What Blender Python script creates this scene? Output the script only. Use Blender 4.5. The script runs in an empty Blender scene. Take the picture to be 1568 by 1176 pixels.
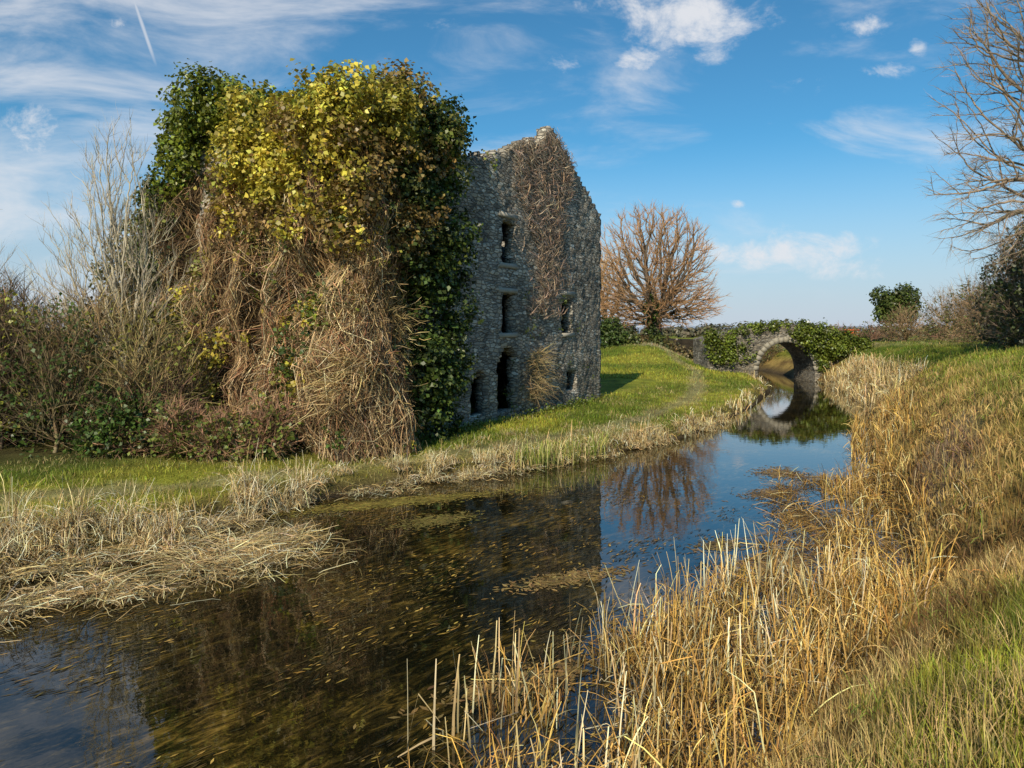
import bpy, math, numpy as np
rng=np.random.default_rng(7)
S=bpy.context.scene
# ------------------------------------------------------------------ helpers
TAB=rng.random((256,256))
def vn(x,y):
    x=np.asarray(x,float);y=np.asarray(y,float)
    xi=np.floor(x).astype(int);yi=np.floor(y).astype(int)
    fx=x-xi;fy=y-yi;fx=fx*fx*(3-2*fx);fy=fy*fy*(3-2*fy)
    a=TAB[xi&255,yi&255];b=TAB[(xi+1)&255,yi&255];c=TAB[xi&255,(yi+1)&255];d=TAB[(xi+1)&255,(yi+1)&255]
    return (a*(1-fx)+b*fx)*(1-fy)+(c*(1-fx)+d*fx)*fy
def fbm(x,y,o=3):
    s=0;a=.5;t=0
    for i in range(o):
        s=s+a*vn(x*2**i+13.7*i,y*2**i+5.1*i);t+=a;a*=.5
    return s/t
def sm(a,b,x):
    t=np.clip((x-a)/(b-a),0,1);return t*t*(3-2*t)
def nrm(v): return v/np.maximum(np.linalg.norm(v,axis=-1,keepdims=True),1e-9)
def mesh(name,V,Fs,C=None,mat=None,smooth=False,parent=None):
    me=bpy.data.meshes.new(name)
    V=np.asarray(V,np.float32).reshape(-1,3)
    if not isinstance(Fs,list): Fs=[Fs]
    Fs=[np.asarray(f,np.int32) for f in Fs if len(f)]
    me.vertices.add(len(V));me.vertices.foreach_set('co',V.ravel())
    li=np.concatenate([f.ravel() for f in Fs]);me.loops.add(len(li));me.loops.foreach_set('vertex_index',li)
    tot=np.concatenate([np.full(len(f),f.shape[1],np.int32) for f in Fs])
    st=np.concatenate([[0],np.cumsum(tot)[:-1]]).astype(np.int32)
    me.polygons.add(len(tot));me.polygons.foreach_set('loop_start',st)
    me.update(calc_edges=True)
    if C is not None:
        at=me.color_attributes.new('Col','FLOAT_COLOR','POINT')
        cc=np.ones((len(V),4),np.float32);cc[:,:3]=np.clip(C,0,1);at.data.foreach_set('color',cc.ravel())
    if smooth: me.polygons.foreach_set('use_smooth',np.ones(len(tot),bool))
    ob=bpy.data.objects.new(name,me);S.collection.objects.link(ob)
    if mat: me.materials.append(mat)
    if parent: ob.parent=parent
    return ob
def empty(name):
    e=bpy.data.objects.new(name,None);S.collection.objects.link(e);return e
class Bag:
    def __init__(s): s.V=[];s.F=[];s.C=[];s.n=0
    def add(s,V,F,C):
        s.V.append(V.reshape(-1,3));s.F.append(F+s.n);s.C.append(C.reshape(-1,3));s.n+=len(s.V[-1])
    def build(s,name,mat,parent=None):
        quads=[f for f in s.F if f.shape[1]==4]
        return mesh(name,np.concatenate(s.V),[np.concatenate(quads)],np.concatenate(s.C),mat,parent=parent)
def ribbons(bag,P,W,side,C,cg=None):
    N,K,_=P.shape
    side=side[:,None,:]*W[:,:,None]*.5
    V=np.stack([P-side,P+side],2)
    b=(np.arange(N)*K*2)[:,None]+(np.arange(K-1)*2)[None,:]
    F=np.stack([b,b+1,b+3,b+2],-1).reshape(-1,4)
    CC=np.repeat(C[:,None,:],K,1)
    if cg is not None: CC=CC*cg[None,:,None]
    CC=np.repeat(CC[:,:,None,:],2,2)
    bag.add(V,F,CC)
def leaves(bag,P,n,s,C,asp=.42):
    N=len(P);n=nrm(n);a=nrm(np.cross(n,rng.normal(size=(N,3))));b=np.cross(n,a);s=s[:,None]
    V=np.stack([P-a*s*.5,P+b*s*asp+n*s*.14-a*s*.1,P+a*s*.5-n*s*.08,P-b*s*asp+n*s*.14-a*s*.1],1)
    F=(np.arange(N)*4)[:,None]+np.arange(4)[None,:]
    bag.add(V,F,np.repeat(C[:,None,:],4,1))
def tubes(bag,A,B,ra,rb,C,k=5):
    M=len(A);d=nrm(B-A);u=nrm(np.cross(d,np.array([.31,.2,.93])));v=np.cross(d,u)
    th=np.arange(k)*2*math.pi/k
    ring=u[:,None,:]*np.cos(th)[None,:,None]+v[:,None,:]*np.sin(th)[None,:,None]
    V=np.concatenate([A[:,None]+ring*ra[:,None,None],B[:,None]+ring*rb[:,None,None]],1)
    i=np.arange(k);j=(i+1)%k;f=np.stack([i,j,j+k,i+k],-1)
    F=((np.arange(M)*2*k)[:,None,None]+f[None]).reshape(-1,4)
    bag.add(V,F,np.repeat(C[:,None,:],2*k,1))
def vary(c,N,a=.25,b=.06):
    c=np.asarray(c,float)
    return np.clip(c[None,:]*(1+a*rng.normal(size=(N,1)))*(1+b*rng.normal(size=(N,3))),.004,.9)
def pal(cols,w,N,a=.2):
    i=rng.choice(len(cols),N,p=np.array(w)/sum(w));return np.clip(np.array(cols)[i]*(1+a*rng.normal(size=(N,1)))*(1+.05*rng.normal(size=(N,3))),.004,.9)
# ------------------------------------------------------------------ materials
def newmat(name):
    m=bpy.data.materials.new(name);m.use_nodes=True;nt=m.node_tree
    for n in list(nt.nodes): nt.nodes.remove(n)
    return m,nt
def N(nt,t,**k):
    n=nt.nodes.new(t)
    for a,b in k.items(): setattr(n,a,b)
    return n
def vegmat(name,trans=.25,rough=.55,nscale=3.0,spec=.3):
    m,nt=newmat(name);L=nt.links
    at=N(nt,'ShaderNodeAttribute',attribute_name='Col')
    no=N(nt,'ShaderNodeTexNoise');no.inputs['Scale'].default_value=nscale;no.inputs['Detail'].default_value=3
    geo=N(nt,'ShaderNodeNewGeometry');L.new(geo.outputs['Position'],no.inputs['Vector'])
    mr=N(nt,'ShaderNodeMapRange');mr.inputs[1].default_value=.3;mr.inputs[2].default_value=.7;mr.inputs[3].default_value=.7;mr.inputs[4].default_value=1.3
    L.new(no.outputs[0],mr.inputs[0])
    mx=N(nt,'ShaderNodeVectorMath',operation='SCALE');L.new(at.outputs['Color'],mx.inputs[0]);L.new(mr.outputs[0],mx.inputs['Scale'])
    p=N(nt,'ShaderNodeBsdfPrincipled');p.inputs['Roughness'].default_value=rough;p.inputs['Specular IOR Level'].default_value=spec
    L.new(mx.outputs[0],p.inputs['Base Color']);o=N(nt,'ShaderNodeOutputMaterial')
    if trans>0:
        t=N(nt,'ShaderNodeBsdfTranslucent');L.new(mx.outputs[0],t.inputs[0]);ms=N(nt,'ShaderNodeMixShader');ms.inputs[0].default_value=trans
        L.new(p.outputs[0],ms.inputs[1]);L.new(t.outputs[0],ms.inputs[2]);L.new(ms.outputs[0],o.inputs[0])
    else: L.new(p.outputs[0],o.inputs[0])
    return m
M_leaf=vegmat('ivy_leaf',.3,.42,2.,.45);M_dry=vegmat('dry_reed',.15,.6,2.5);M_twig=vegmat('twig_bark',0,.8,2.);M_grass=vegmat('grass_blade',.3,.6,1.2)
def groundmat():
    m,nt=newmat('ground_turf');L=nt.links
    at=N(nt,'ShaderNodeAttribute',attribute_name='Col');geo=N(nt,'ShaderNodeNewGeometry')
    n1=N(nt,'ShaderNodeTexNoise');n1.inputs['Scale'].default_value=1.3;n1.inputs['Detail'].default_value=8;n1.inputs['Roughness'].default_value=.7
    n2=N(nt,'ShaderNodeTexNoise');n2.inputs['Scale'].default_value=14;n2.inputs['Detail'].default_value=6;n2.inputs['Roughness'].default_value=.75
    for n in(n1,n2): L.new(geo.outputs['Position'],n.inputs['Vector'])
    a=N(nt,'ShaderNodeMath',operation='MULTIPLY');L.new(n1.outputs[0],a.inputs[0]);L.new(n2.outputs[0],a.inputs[1])
    mr=N(nt,'ShaderNodeMapRange');mr.inputs[1].default_value=.12;mr.inputs[2].default_value=.4;mr.inputs[3].default_value=.4;mr.inputs[4].default_value=1.6;L.new(a.outputs[0],mr.inputs[0])
    mx=N(nt,'ShaderNodeVectorMath',operation='SCALE');L.new(at.outputs['Color'],mx.inputs[0]);L.new(mr.outputs[0],mx.inputs['Scale'])
    bp=N(nt,'ShaderNodeBump');bp.inputs['Strength'].default_value=.9;bp.inputs['Distance'].default_value=.1;L.new(n2.outputs[0],bp.inputs['Height'])
    p=N(nt,'ShaderNodeBsdfPrincipled');p.inputs['Roughness'].default_value=.95;p.inputs['Specular IOR Level'].default_value=.1
    L.new(mx.outputs[0],p.inputs['Base Color']);L.new(bp.outputs[0],p.inputs['Normal']);o=N(nt,'ShaderNodeOutputMaterial');L.new(p.outputs[0],o.inputs[0]);return m
def stonemat(name='rubble_stone',dark=1.0):
    m,nt=newmat(name);L=nt.links
    tc=N(nt,'ShaderNodeTexCoord')
    wn=N(nt,'ShaderNodeTexNoise');wn.inputs['Scale'].default_value=2.6;wn.inputs['Detail'].default_value=4;L.new(tc.outputs['Object'],wn.inputs['Vector'])
    wa=N(nt,'ShaderNodeVectorMath',operation='MULTIPLY_ADD');wa.inputs[1].default_value=(.16,.16,.12);L.new(wn.outputs['Color'],wa.inputs[0]);L.new(tc.outputs['Object'],wa.inputs[2])
    mp=N(nt,'ShaderNodeMapping');mp.inputs['Scale'].default_value=(3.0,3.0,8.5);L.new(wa.outputs[0],mp.inputs[0])
    ve=N(nt,'ShaderNodeTexVoronoi',feature='DISTANCE_TO_EDGE');ve.inputs['Scale'].default_value=1;vc=N(nt,'ShaderNodeTexVoronoi');vc.inputs['Scale'].default_value=1
    L.new(mp.outputs[0],ve.inputs['Vector']);L.new(mp.outputs[0],vc.inputs['Vector'])
    rc=N(nt,'ShaderNodeValToRGB');e=rc.color_ramp.elements;e[0].color=(.20*dark,.175*dark,.145*dark,1);e[1].color=(.66*dark,.61*dark,.52*dark,1)
    x=rc.color_ramp.elements.new(.45);x.color=(.39*dark,.355*dark,.30*dark,1);x=rc.color_ramp.elements.new(.75);x.color=(.45*dark,.37*dark,.27*dark,1)
    sp=N(nt,'ShaderNodeSeparateColor');L.new(vc.outputs['Color'],sp.inputs[0]);L.new(sp.outputs[0],rc.inputs[0])
    mm=N(nt,'ShaderNodeMapRange');mm.inputs[1].default_value=.0;mm.inputs[2].default_value=.12;L.new(ve.outputs[0],mm.inputs[0])
    mo=N(nt,'ShaderNodeMix',data_type='RGBA');mo.inputs[6].default_value=(.19*dark,.165*dark,.13*dark,1);L.new(mm.outputs[0],mo.inputs[0]);L.new(rc.outputs[0],mo.inputs[7])
    st=N(nt,'ShaderNodeTexNoise');st.inputs['Scale'].default_value=.55;st.inputs['Detail'].default_value=8;st.inputs['Roughness'].default_value=.7;L.new(tc.outputs['Object'],st.inputs['Vector'])
    sr=N(nt,'ShaderNodeMapRange');sr.inputs[1].default_value=.35;sr.inputs[2].default_value=.65;sr.inputs[3].default_value=.5;sr.inputs[4].default_value=1.35;L.new(st.outputs[0],sr.inputs[0])
    sc=N(nt,'ShaderNodeVectorMath',operation='SCALE');L.new(mo.outputs[2],sc.inputs[0]);L.new(sr.outputs[0],sc.inputs['Scale'])
    fn=N(nt,'ShaderNodeTexNoise');fn.inputs['Scale'].default_value=18;fn.inputs['Detail'].default_value=5;L.new(tc.outputs['Object'],fn.inputs['Vector'])
    h=N(nt,'ShaderNodeMath',operation='MULTIPLY_ADD');h.inputs[1].default_value=.35;L.new(fn.outputs[0],h.inputs[0]);L.new(mm.outputs[0],h.inputs[2])
    h2=N(nt,'ShaderNodeMath',operation='MULTIPLY_ADD');h2.inputs[1].default_value=.8;L.new(sp.outputs[1],h2.inputs[0]);L.new(h.outputs[0],h2.inputs[2])
    bp=N(nt,'ShaderNodeBump');bp.inputs['Strength'].default_value=1;bp.inputs['Distance'].default_value=.04;L.new(h2.outputs[0],bp.inputs['Height'])
    p=N(nt,'ShaderNodeBsdfPrincipled');p.inputs['Roughness'].default_value=.92;p.inputs['Specular IOR Level'].default_value=.2
    L.new(sc.outputs[0],p.inputs['Base Color']);L.new(bp.outputs[0],p.inputs['Normal']);o=N(nt,'ShaderNodeOutputMaterial');L.new(p.outputs[0],o.inputs[0]);return m
def watermat():
    m,nt=newmat('canal_water');L=nt.links
    geo=N(nt,'ShaderNodeNewGeometry')
    mp=N(nt,'ShaderNodeMapping');mp.vector_type='POINT';mp.inputs['Rotation'].default_value=(0,0,math.radians(-48));L.new(geo.outputs['Position'],mp.inputs[0])
    mp2=N(nt,'ShaderNodeMapping');mp2.inputs['Scale'].default_value=(2.4,9,1);L.new(mp.outputs[0],mp2.inputs[0])
    n=N(nt,'ShaderNodeTexNoise');n.inputs['Scale'].default_value=1.;n.inputs['Detail'].default_value=8;n.inputs['Roughness'].default_value=.72;n.inputs['Distortion'].default_value=1.;L.new(mp2.outputs[0],n.inputs['Vector'])
    n0=N(nt,'ShaderNodeTexNoise');n0.inputs['Scale'].default_value=.5;n0.inputs['Detail'].default_value=4;L.new(geo.outputs['Position'],n0.inputs['Vector'])
    a=N(nt,'ShaderNodeMath',operation='MULTIPLY_ADD');a.inputs[1].default_value=.5;L.new(n0.outputs[0],a.inputs[0]);L.new(n.outputs[0],a.inputs[2])
    r=N(nt,'ShaderNodeValToRGB');e=r.color_ramp.elements;e[0].position=.71;e[0].color=(.006,.006,.003,1);e[1].position=.99;e[1].color=(.22,.135,.028,1)
    x=e.new(.82);x.color=(.036,.026,.007,1)
    L.new(a.outputs[0],r.inputs[0])
    rn=N(nt,'ShaderNodeTexNoise');rn.inputs['Scale'].default_value=3;rn.inputs['Detail'].default_value=3;L.new(mp.outputs[0],rn.inputs['Vector'])
    bp=N(nt,'ShaderNodeBump');bp.inputs['Strength'].default_value=.08;bp.inputs['Distance'].default_value=.02;L.new(rn.outputs[0],bp.inputs['Height'])
    p=N(nt,'ShaderNodeBsdfPrincipled');p.inputs['Roughness'].default_value=.015;p.inputs['IOR'].default_value=1.7
    L.new(r.outputs[0],p.inputs['Base Color']);L.new(bp.outputs[0],p.inputs['Normal']);o=N(nt,'ShaderNodeOutputMaterial');L.new(p.outputs[0],o.inputs[0]);return m
def plain(name,c,r=.6):
    m,nt=newmat(name);p=N(nt,'ShaderNodeBsdfPrincipled');p.inputs['Roughness'].default_value=r
    n=N(nt,'ShaderNodeTexNoise');n.inputs['Scale'].default_value=9;mx=N(nt,'ShaderNodeMix',data_type='RGBA');nt.links.new(n.outputs[0],mx.inputs[0])
    mx.inputs[6].default_value=(c[0]*.7,c[1]*.7,c[2]*.7,1);mx.inputs[7].default_value=(*c,1);nt.links.new(mx.outputs[2],p.inputs['Base Color'])
    o=N(nt,'ShaderNodeOutputMaterial');nt.links.new(p.outputs[0],o.inputs[0]);return m
M_stone=stonemat()
# ------------------------------------------------------------------ terrain
LE=np.array([(-60,-26),(-30,-6),(-14,8.4),(-8.7,12),(-7,13.3),(-6.2,15.4),(-4.2,17.9),(-1.9,19.9),(1.7,22.4),(6.6,28),(9,32),(13.2,40),(17.6,50),(19.6,60),(20.6,70),(23,100)],float)
RE=np.array([(-30,-46),(-6,-5),(-.6,3.2),(2.3,6.8),(5.8,10.6),(7.7,14.5),(9.4,19),(12.4,25.6),(16,33),(19.2,39),(21.8,48),(24.2,56),(25.6,66),(28.5,100)],float)
def pdist(x,y,poly):
    d=np.full(np.shape(x),1e9)
    for a,b in zip(poly[:-1],poly[1:]):
        ab=b-a;t=np.clip(((x-a[0])*ab[0]+(y-a[1])*ab[1])/(ab@ab),0,1)
        d=np.minimum(d,np.hypot(x-a[0]-t*ab[0],y-a[1]-t*ab[1]))
    return d
def xl(y): return np.interp(y,LE[:,1],LE[:,0])
def xr(y): return np.interp(y,RE[:,1],RE[:,0])
def H(x,y):
    x=np.asarray(x,float);y=np.asarray(y,float)
    w=.35*(fbm(x*.9,y*.9)-.5)
    dl=pdist(x,y,LE);dr=pdist(x,y,RE)
    zl=.05+.38*sm(0,.6,dl+w)+.15*sm(.5,5,dl)+.14*(fbm(x*.6+9,y*.6)-.5)*sm(.3,2,dl)
    zl=zl+2.15*sm(34,84,y)*(.3+.7*sm(1.5,8,dl))+.7*np.exp(-((x-13)**2/30+(y-68)**2/30))*sm(3.,7,dl)+.4*sm(100,300,y)
    sl=.72+.75*sm(8,15,y)-.55*sm(24,40,y)
    zr=3.2*np.tanh(sl*np.maximum(dr+.5*w*sm(.5,2,dr),0)/3.2)+.35*(fbm(x*.9,y*.9+4,4)-.5)*sm(.3,1.5,dr)
    zi=-np.minimum(1.0,.9*np.minimum(dl,dr)+.03)
    z=np.where(x<xl(y),zl,np.where(x>xr(y),zr,zi))
    z=np.where(y>100,np.where(x<xl(y),zl,np.where(x>xr(y),3.1,np.where(y<101,-.5,3.0))),z)
    return z
def axis(a,b,step,lo,hi):
    xs=list(np.arange(a,b,step));s=step;x=xs[-1]
    while x<hi: s*=1.18;x+=s;xs.append(x)
    s=step;x=a
    pre=[]
    while x>lo: s*=1.18;x-=s;pre.append(x)
    return np.array(pre[::-1]+xs)
xs=axis(-14,30,.18,-2500,2500);ys=axis(1,64,.2,-200,3500)
X,Y=np.meshgrid(xs,ys);Z=H(X,Y)
PATH=np.array([(-12,14.5),(-7.5,17),(-3,20.5),(0,22.9),(4,27.7),(6.2,31.4),(9.5,39),(12,47),(14.0,56),(14,66)])
ROAD=np.array([(-5,76),(4,74),(11,70),(15,67.5),(21,66),(30,65),(40,60)])
RPATH=np.array([(5.5,-6),(8.5,3),(13,10),(17,18),(22,28),(28,40),(31,54),(30,64)])
def gcol(x,y,blade=False):
    g=np.array([.13,.17,.02]);g2=np.array([.28,.28,.036]);tan=np.array([.36,.24,.08]);earth=np.array([.085,.062,.036]);pc=np.array([.36,.29,.17]);rust=np.array([.12,.07,.028])
    n=fbm(x*.25,y*.25,4)[...,None];c=g*(1-sm(.35,.65,n))+g2*sm(.35,.65,n)
    right=(x>xr(y))[...,None];dr=pdist(x,y,RE)[...,None];dl=pdist(x,y,LE)[...,None]
    tn=sm(.47,.62,fbm(x*.8+31,y*.8+7,4))[...,None];near=sm(10,7,y)[...,None]
    kt=np.where(right,np.clip(tn*.35+.9*sm(2.6-1.2*near,1.0-.5*near,dr),0,1),tn*.12+.35*sm(1.2,.3,dl))
    c=c*(1-kt)+tan*kt
    kr=np.where(right,sm(.47,.62,fbm(x*1.5+3,y*1.5+17,3))[...,None]*sm(3.6-1.5*near,1.,dr)*.8,0);c=c*(1-kr)+rust*kr
    c=np.where(right&(dr>3),c*np.array([.8,.87,.8]),c)
    ins=((x>xl(y))&(x<xr(y)))[...,None];
    if not blade:
        dd=np.minimum(dr,dl);k=sm(.9,.0,dd);c=c*(1-k)+earth*k;c=np.where(ins,earth*.5,c)
    k=(sm(.75,.3,pdist(x,y,np.array([(8.3,13.9),(9.2,15.4),(10.4,17.4)]))+.5*(fbm(x*2,y*2)-.5)))[...,None]*.8*right;c=c*(1-k)+np.array([.27,.185,.12])*k
    for P,w,s in((PATH,.5,.5),(ROAD,1.5,.85),(RPATH,.8,.3)):
        k=sm(w*1.5,w*.5,pdist(x,y,P)+.9*(fbm(x,y)-.5))[...,None]*s;c=c*(1-k)+pc*k
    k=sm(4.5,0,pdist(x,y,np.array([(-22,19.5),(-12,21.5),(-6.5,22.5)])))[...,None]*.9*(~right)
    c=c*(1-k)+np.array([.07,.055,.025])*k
    return c
GM=groundmat()
nx,ny=len(xs),len(ys);i=np.arange(nx-1)[None,:]+(np.arange(ny-1)*nx)[:,None]
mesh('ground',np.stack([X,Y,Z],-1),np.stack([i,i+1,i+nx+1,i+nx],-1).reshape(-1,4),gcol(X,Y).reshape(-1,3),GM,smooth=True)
yy=np.linspace(-26,100,200);Vw=np.stack([np.stack([xl(yy)-1.2,yy,0*yy],-1),np.stack([np.maximum(xr(yy),xl(yy)+2)+1.2,yy,0*yy],-1)],1)
b=np.arange(199)*2
mesh('canal_water',Vw,np.stack([b,b+1,b+3,b+2],-1),None,watermat())
# ------------------------------------------------------------------ ruined mill
O=np.array([-4.35,21.8]);U=np.array([.476,.878]);U/=np.linalg.norm(U);W_=np.array([-U[1],U[0]])
ANG=math.atan2(U[1],U[0])
def loc(t,l,z):
    t=np.asarray(t,float);l=np.asarray(l,float);z=np.asarray(z,float)
    return np.stack([O[0]+t*U[0]+l*W_[0],O[1]+t*U[1]+l*W_[1],z+0*t],-1)
def locdir(t,l,z): return np.stack([t*U[0]+l*W_[0],t*U[1]+l*W_[1],z],-1)
mill=empty('ruined_mill');mill.location=(O[0],O[1],0);mill.rotation_euler=(0,0,ANG)
def slab(name,length,top,openings,thick,place,cell=.18,mat=M_stone):
    nc=int(length/cell);nz=int(14.6/cell)
    A=np.zeros((nc,nz),bool)
    for a in range(nc):
        x=(a+.5)*length/nc
        A[a,:int(top(x)/cell)]=True
        for (x0,x1,z0,z1,arch) in openings:
            if x0<=x<=x1:
                zt=z1-(arch*abs(2*(x-x0)/(x1-x0)-1)**2)
                A[a,int(z0/cell):int(zt/cell)]=False
    V=[];Fq=[];idx={}
    def vid(i,j,s):
        k=(i,j,s)
        if k not in idx:
            idx[k]=len(V);r=rng.normal(size=3)*.028
            V.append((i*length/nc+r[0],(s*thick)+r[1]*.9,-.6+j*cell*1.0+r[2]+(.6 if j>0 else 0)))
        return idx[k]
    for a in range(nc):
        for z in range(nz):
            if not A[a,z]: continue
            Fq.append((vid(a,z,0),vid(a+1,z,0),vid(a+1,z+1,0),vid(a,z+1,0)))
            Fq.append((vid(a+1,z,1),vid(a,z,1),vid(a,z+1,1),vid(a+1,z+1,1)))
            if a==0 or not A[a-1,z]: Fq.append((vid(a,z,1),vid(a,z,0),vid(a,z+1,0),vid(a,z+1,1)))
            if a==nc-1 or not A[a+1,z]: Fq.append((vid(a+1,z,0),vid(a+1,z,1),vid(a+1,z+1,1),vid(a+1,z+1,0)))
            if z==nz-1 or not A[a,z+1]: Fq.append((vid(a,z+1,0),vid(a+1,z+1,0),vid(a+1,z+1,1),vid(a,z+1,1)))
            if z>0 and not A[a,z-1]: Fq.append((vid(a,z,1),vid(a+1,z,1),vid(a+1,z,0),vid(a,z,0)))
    V=place(np.array(V))
    return mesh(name,V,np.array(Fq),None,mat,parent=mill)
def jag(x,a=.35): return a*(vn(x*1.7,x*0+3.)-.5)*2+a*.6*(vn(x*5,x*0+9.)-.5)
def topc(x):
    if x<6.6: return 10.6+jag(x,.2)
    if x<12.9: return 10.6+(x-6.6)/6.3*2.55+jag(x,.12)+(.3 if x>12.2 else 0)-(.22 if 11.2<x<12.0 else 0)
    return 13.45-(x-12.9)/6.0*3.2+jag(x,.05)
ops=[(8.2,9.35,6.8,8.6,0),(8.25,9.3,4.0,5.6,0),(8.0,9.6,.9,3.5,.5),(6.0,7.1,1.0,2.6,.4),(14.1,15.2,4.0,5.7,.15),(14.6,15.6,1.4,2.2,.0)]
slab('canal_wall',18.9,topc,ops,.48,lambda V:np.stack([V[:,0],V[:,1],V[:,2]],-1))
slab('front_wall',7.2,lambda x:10.6+jag(x+40,.4),[(2.6,3.5,5,6.4,0),(4.9,5.7,1.5,3,.2)],.5,lambda V:np.stack([V[:,1],V[:,0]+.55,V[:,2]],-1))
slab('back_wall',18.9,lambda x:9.9+jag(x+80,.5),[],.7,lambda V:np.stack([V[:,0],V[:,1]+7.8,V[:,2]],-1))
slab('far_wall',7.2,lambda x:9.6+jag(x+120,.3),[],.5,lambda V:np.stack([V[:,1]+18.3,V[:,0]+.55,V[:,2]],-1))
MT=plain('old_timber',(.07,.048,.03),.9)
QF=((3,2,1,0),(4,5,6,7),(0,1,5,4),(1,2,6,5),(2,3,7,6),(3,0,4,7))
for k,zf in enumerate((3.75,6.5,9.0)):  # floors added inside the shell to keep the window openings dark
    fv=[];ff=[]
    for j in range(34):
        x0=.85+j*.5;v0=len(fv)
        for (dx,dy,dz) in [(0,0,0),(.46,0,0),(.46,7.1,0),(0,7.1,0),(0,0,.12),(.46,0,.12),(.46,7.1,.12),(0,7.1,.12)]: fv.append((x0+dx,.6+dy,zf+dz))
        ff+=[[v0+q for q in f] for f in QF]
    mesh('added_dark_floor_%d'%(k+1),np.array(fv),np.array(ff),None,MT,parent=mill)
MS=plain('dressed_stone',(.42,.38,.31),.9)
fv=[];ff=[]
for (x0,x1,z) in ((8.0,9.55,8.64),(8.0,9.55,5.62),(13.9,15.45,5.78),(8.05,9.5,6.62),(8.05,9.5,3.82),(13.95,15.4,3.82)):
    v0=len(fv)
    for (a,bb,c) in [(x0,-.06,z),(x1,-.06,z+.01),(x1,.4,z),(x0,.4,z),(x0,-.05,z+.18),(x1,-.06,z+.2),(x1,.4,z+.18),(x0,.4,z+.18)]: fv.append((a,bb,c))
    ff+=[[v0+q for q in f] for f in QF]
mesh('lintels',np.array(fv),np.array(ff),None,MS,parent=mill)
# ------------------------------------------------------------------ ivy on mill
def rosettes(bag,C,R,per,size,cols,up=.5,k=9,shell=(.75,1.08)):
    for c,r,col in zip(C,R,cols):
        n=int(per*12.5*r*r);d=nrm(rng.normal(size=(n,3)));
        lump=.75+.5*vn(d[:,0]*2.5+c[0]*3,d[:,1]*2.5+d[:,2]*2+c[2]*3)
        P=c+d*(r*lump*rng.uniform(*shell,n))[:,None]
        P=np.repeat(P,k,0)+rng.normal(size=(n*k,3))*size*.75
        nn=np.repeat(d,k,0)*.8+np.array([0,0,up])+rng.normal(size=(n*k,3))*.55
        sh=np.repeat(rng.uniform(.5,1.3,n),k)
        leaves(bag,P,nn,size*rng.uniform(.6,1.25,n*k),np.clip(vary(col,n*k,.22)*sh[:,None],.004,.9))
ivy=Bag()
YEL=(.58,.48,.07);GRN=(.19,.225,.026);DK=(.075,.11,.022);BR=(.28,.19,.06)
def addblobs(n,tf,lf,zf,rf,col,per=8,size=.155,mix=None,up=.5,pm=.3):
    t=rng.uniform(*tf,n);l=rng.uniform(*lf,n);z=rng.uniform(*zf,n);R=rng.uniform(*rf,n)
    cols=[np.array(col)*(rng.uniform(.75,1.2)) if (mix is None or rng.random()>pm) else np.array(mix) for _ in range(n)]
    rosettes(ivy,loc(t,l,z),R,per,size,cols,up)
addblobs(14,(-.6,.8),(3.8,7.2),(10.9,12.0),(.7,1.05),GRN)
addblobs(8,(-.5,1.0),(6.5,8.6),(9.8,11.2),(.75,1.0),GRN)
addblobs(16,(-.9,.6),(7.8,9.2),(6.2,10),(.5,.85),GRN,mix=DK)
addblobs(12,(-.9,.2),(7.6,9.0),(3.0,6.4),(.5,.75),DK,per=6,mix=GRN)
addblobs(26,(-1.5,0.0),(-.2,5.4),(8.9,11.2),(.4,.9),YEL,mix=(.34,.33,.05))
addblobs(16,(-1.4,-.4),(1.2,5.9),(7.2,9.4),(.35,.7),YEL,per=5,mix=BR)
addblobs(20,(-1.9,-.5),(-1.0,1.5),(7.0,10.2),(.35,.75),YEL,per=6,mix=BR)
addblobs(8,(-.5,.8),(1.5,3.6),(10.6,11.3),(.45,.75),(.42,.38,.06),mix=GRN)
addblobs(16,(.1,3.0),(-.3,1.2),(10.8,11.8),(.5,.95),(.28,.26,.045),mix=BR)
addblobs(10,(-.3,1.6),(-.9,.3),(9.6,11.2),(.5,.8),(.40,.35,.055),mix=BR)
addblobs(12,(2.6,5.0),(-.4,.6),(10.2,11.9),(.55,.85),DK,mix=(.20,.19,.04))
addblobs(44,(2.2,4.5),(-.7,-.1),(1.4,10.6),(.5,.75),DK,mix=(.15,.18,.03))
addblobs(16,(.9,2.6),(-.9,-.3),(6.2,10.6),(.4,.7),(.10,.12,.03),mix=BR,per=6)
addblobs(10,(1.4,2.8),(-1.0,-.5),(1.5,6.5),(.3,.55),DK,per=5)
addblobs(9,(1.0,4.0),(-.9,-.1),(.6,2.4),(.35,.6),DK,per=5)
addblobs(4,(6.6,8.0),(0,.5),(10.3,10.9),(.3,.45),(.25,.27,.05),per=6,size=.13)
for k in range(110):
    l=rng.uniform(-.5,8.6);z=rng.uniform(.8,8.5);t=-.9-.75*(1-z/9)
    if 6.2<l<7.9 and 5.6<z<9.2: continue
    if fbm(np.array([l*.6+2]),np.array([z*.5+8]),2)[0]<.43 and l<6: continue
    rosettes(ivy,loc([t],[l],[z]),[rng.uniform(.2,.55)],4,.13,[np.array([YEL,GRN,DK,DK,(.26,.25,.045)][rng.integers(0,5)])])
ivy.build('ivy',M_leaf)
PATCH=[(1.35,7.2,.5,1.5),(3.5,1.6,.3,1.2),(4.6,4.6,.25,.8)]
def pmask(s,z):
    m=0*s
    for (a,b_,ra,rb) in PATCH: m=np.maximum(m,sm(1.5,.7,np.hypot((s-a)/ra,(z-b_)/rb)+.5*(fbm(s*2,z*2)-.5)))
    return m
nu,nv=150,110
uu=np.linspace(0,1,nu);vv=np.linspace(0,1,nv);UU,VV=np.meshgrid(uu,vv)
s=UU*11.2
z=.2+VV*9.3
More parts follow.
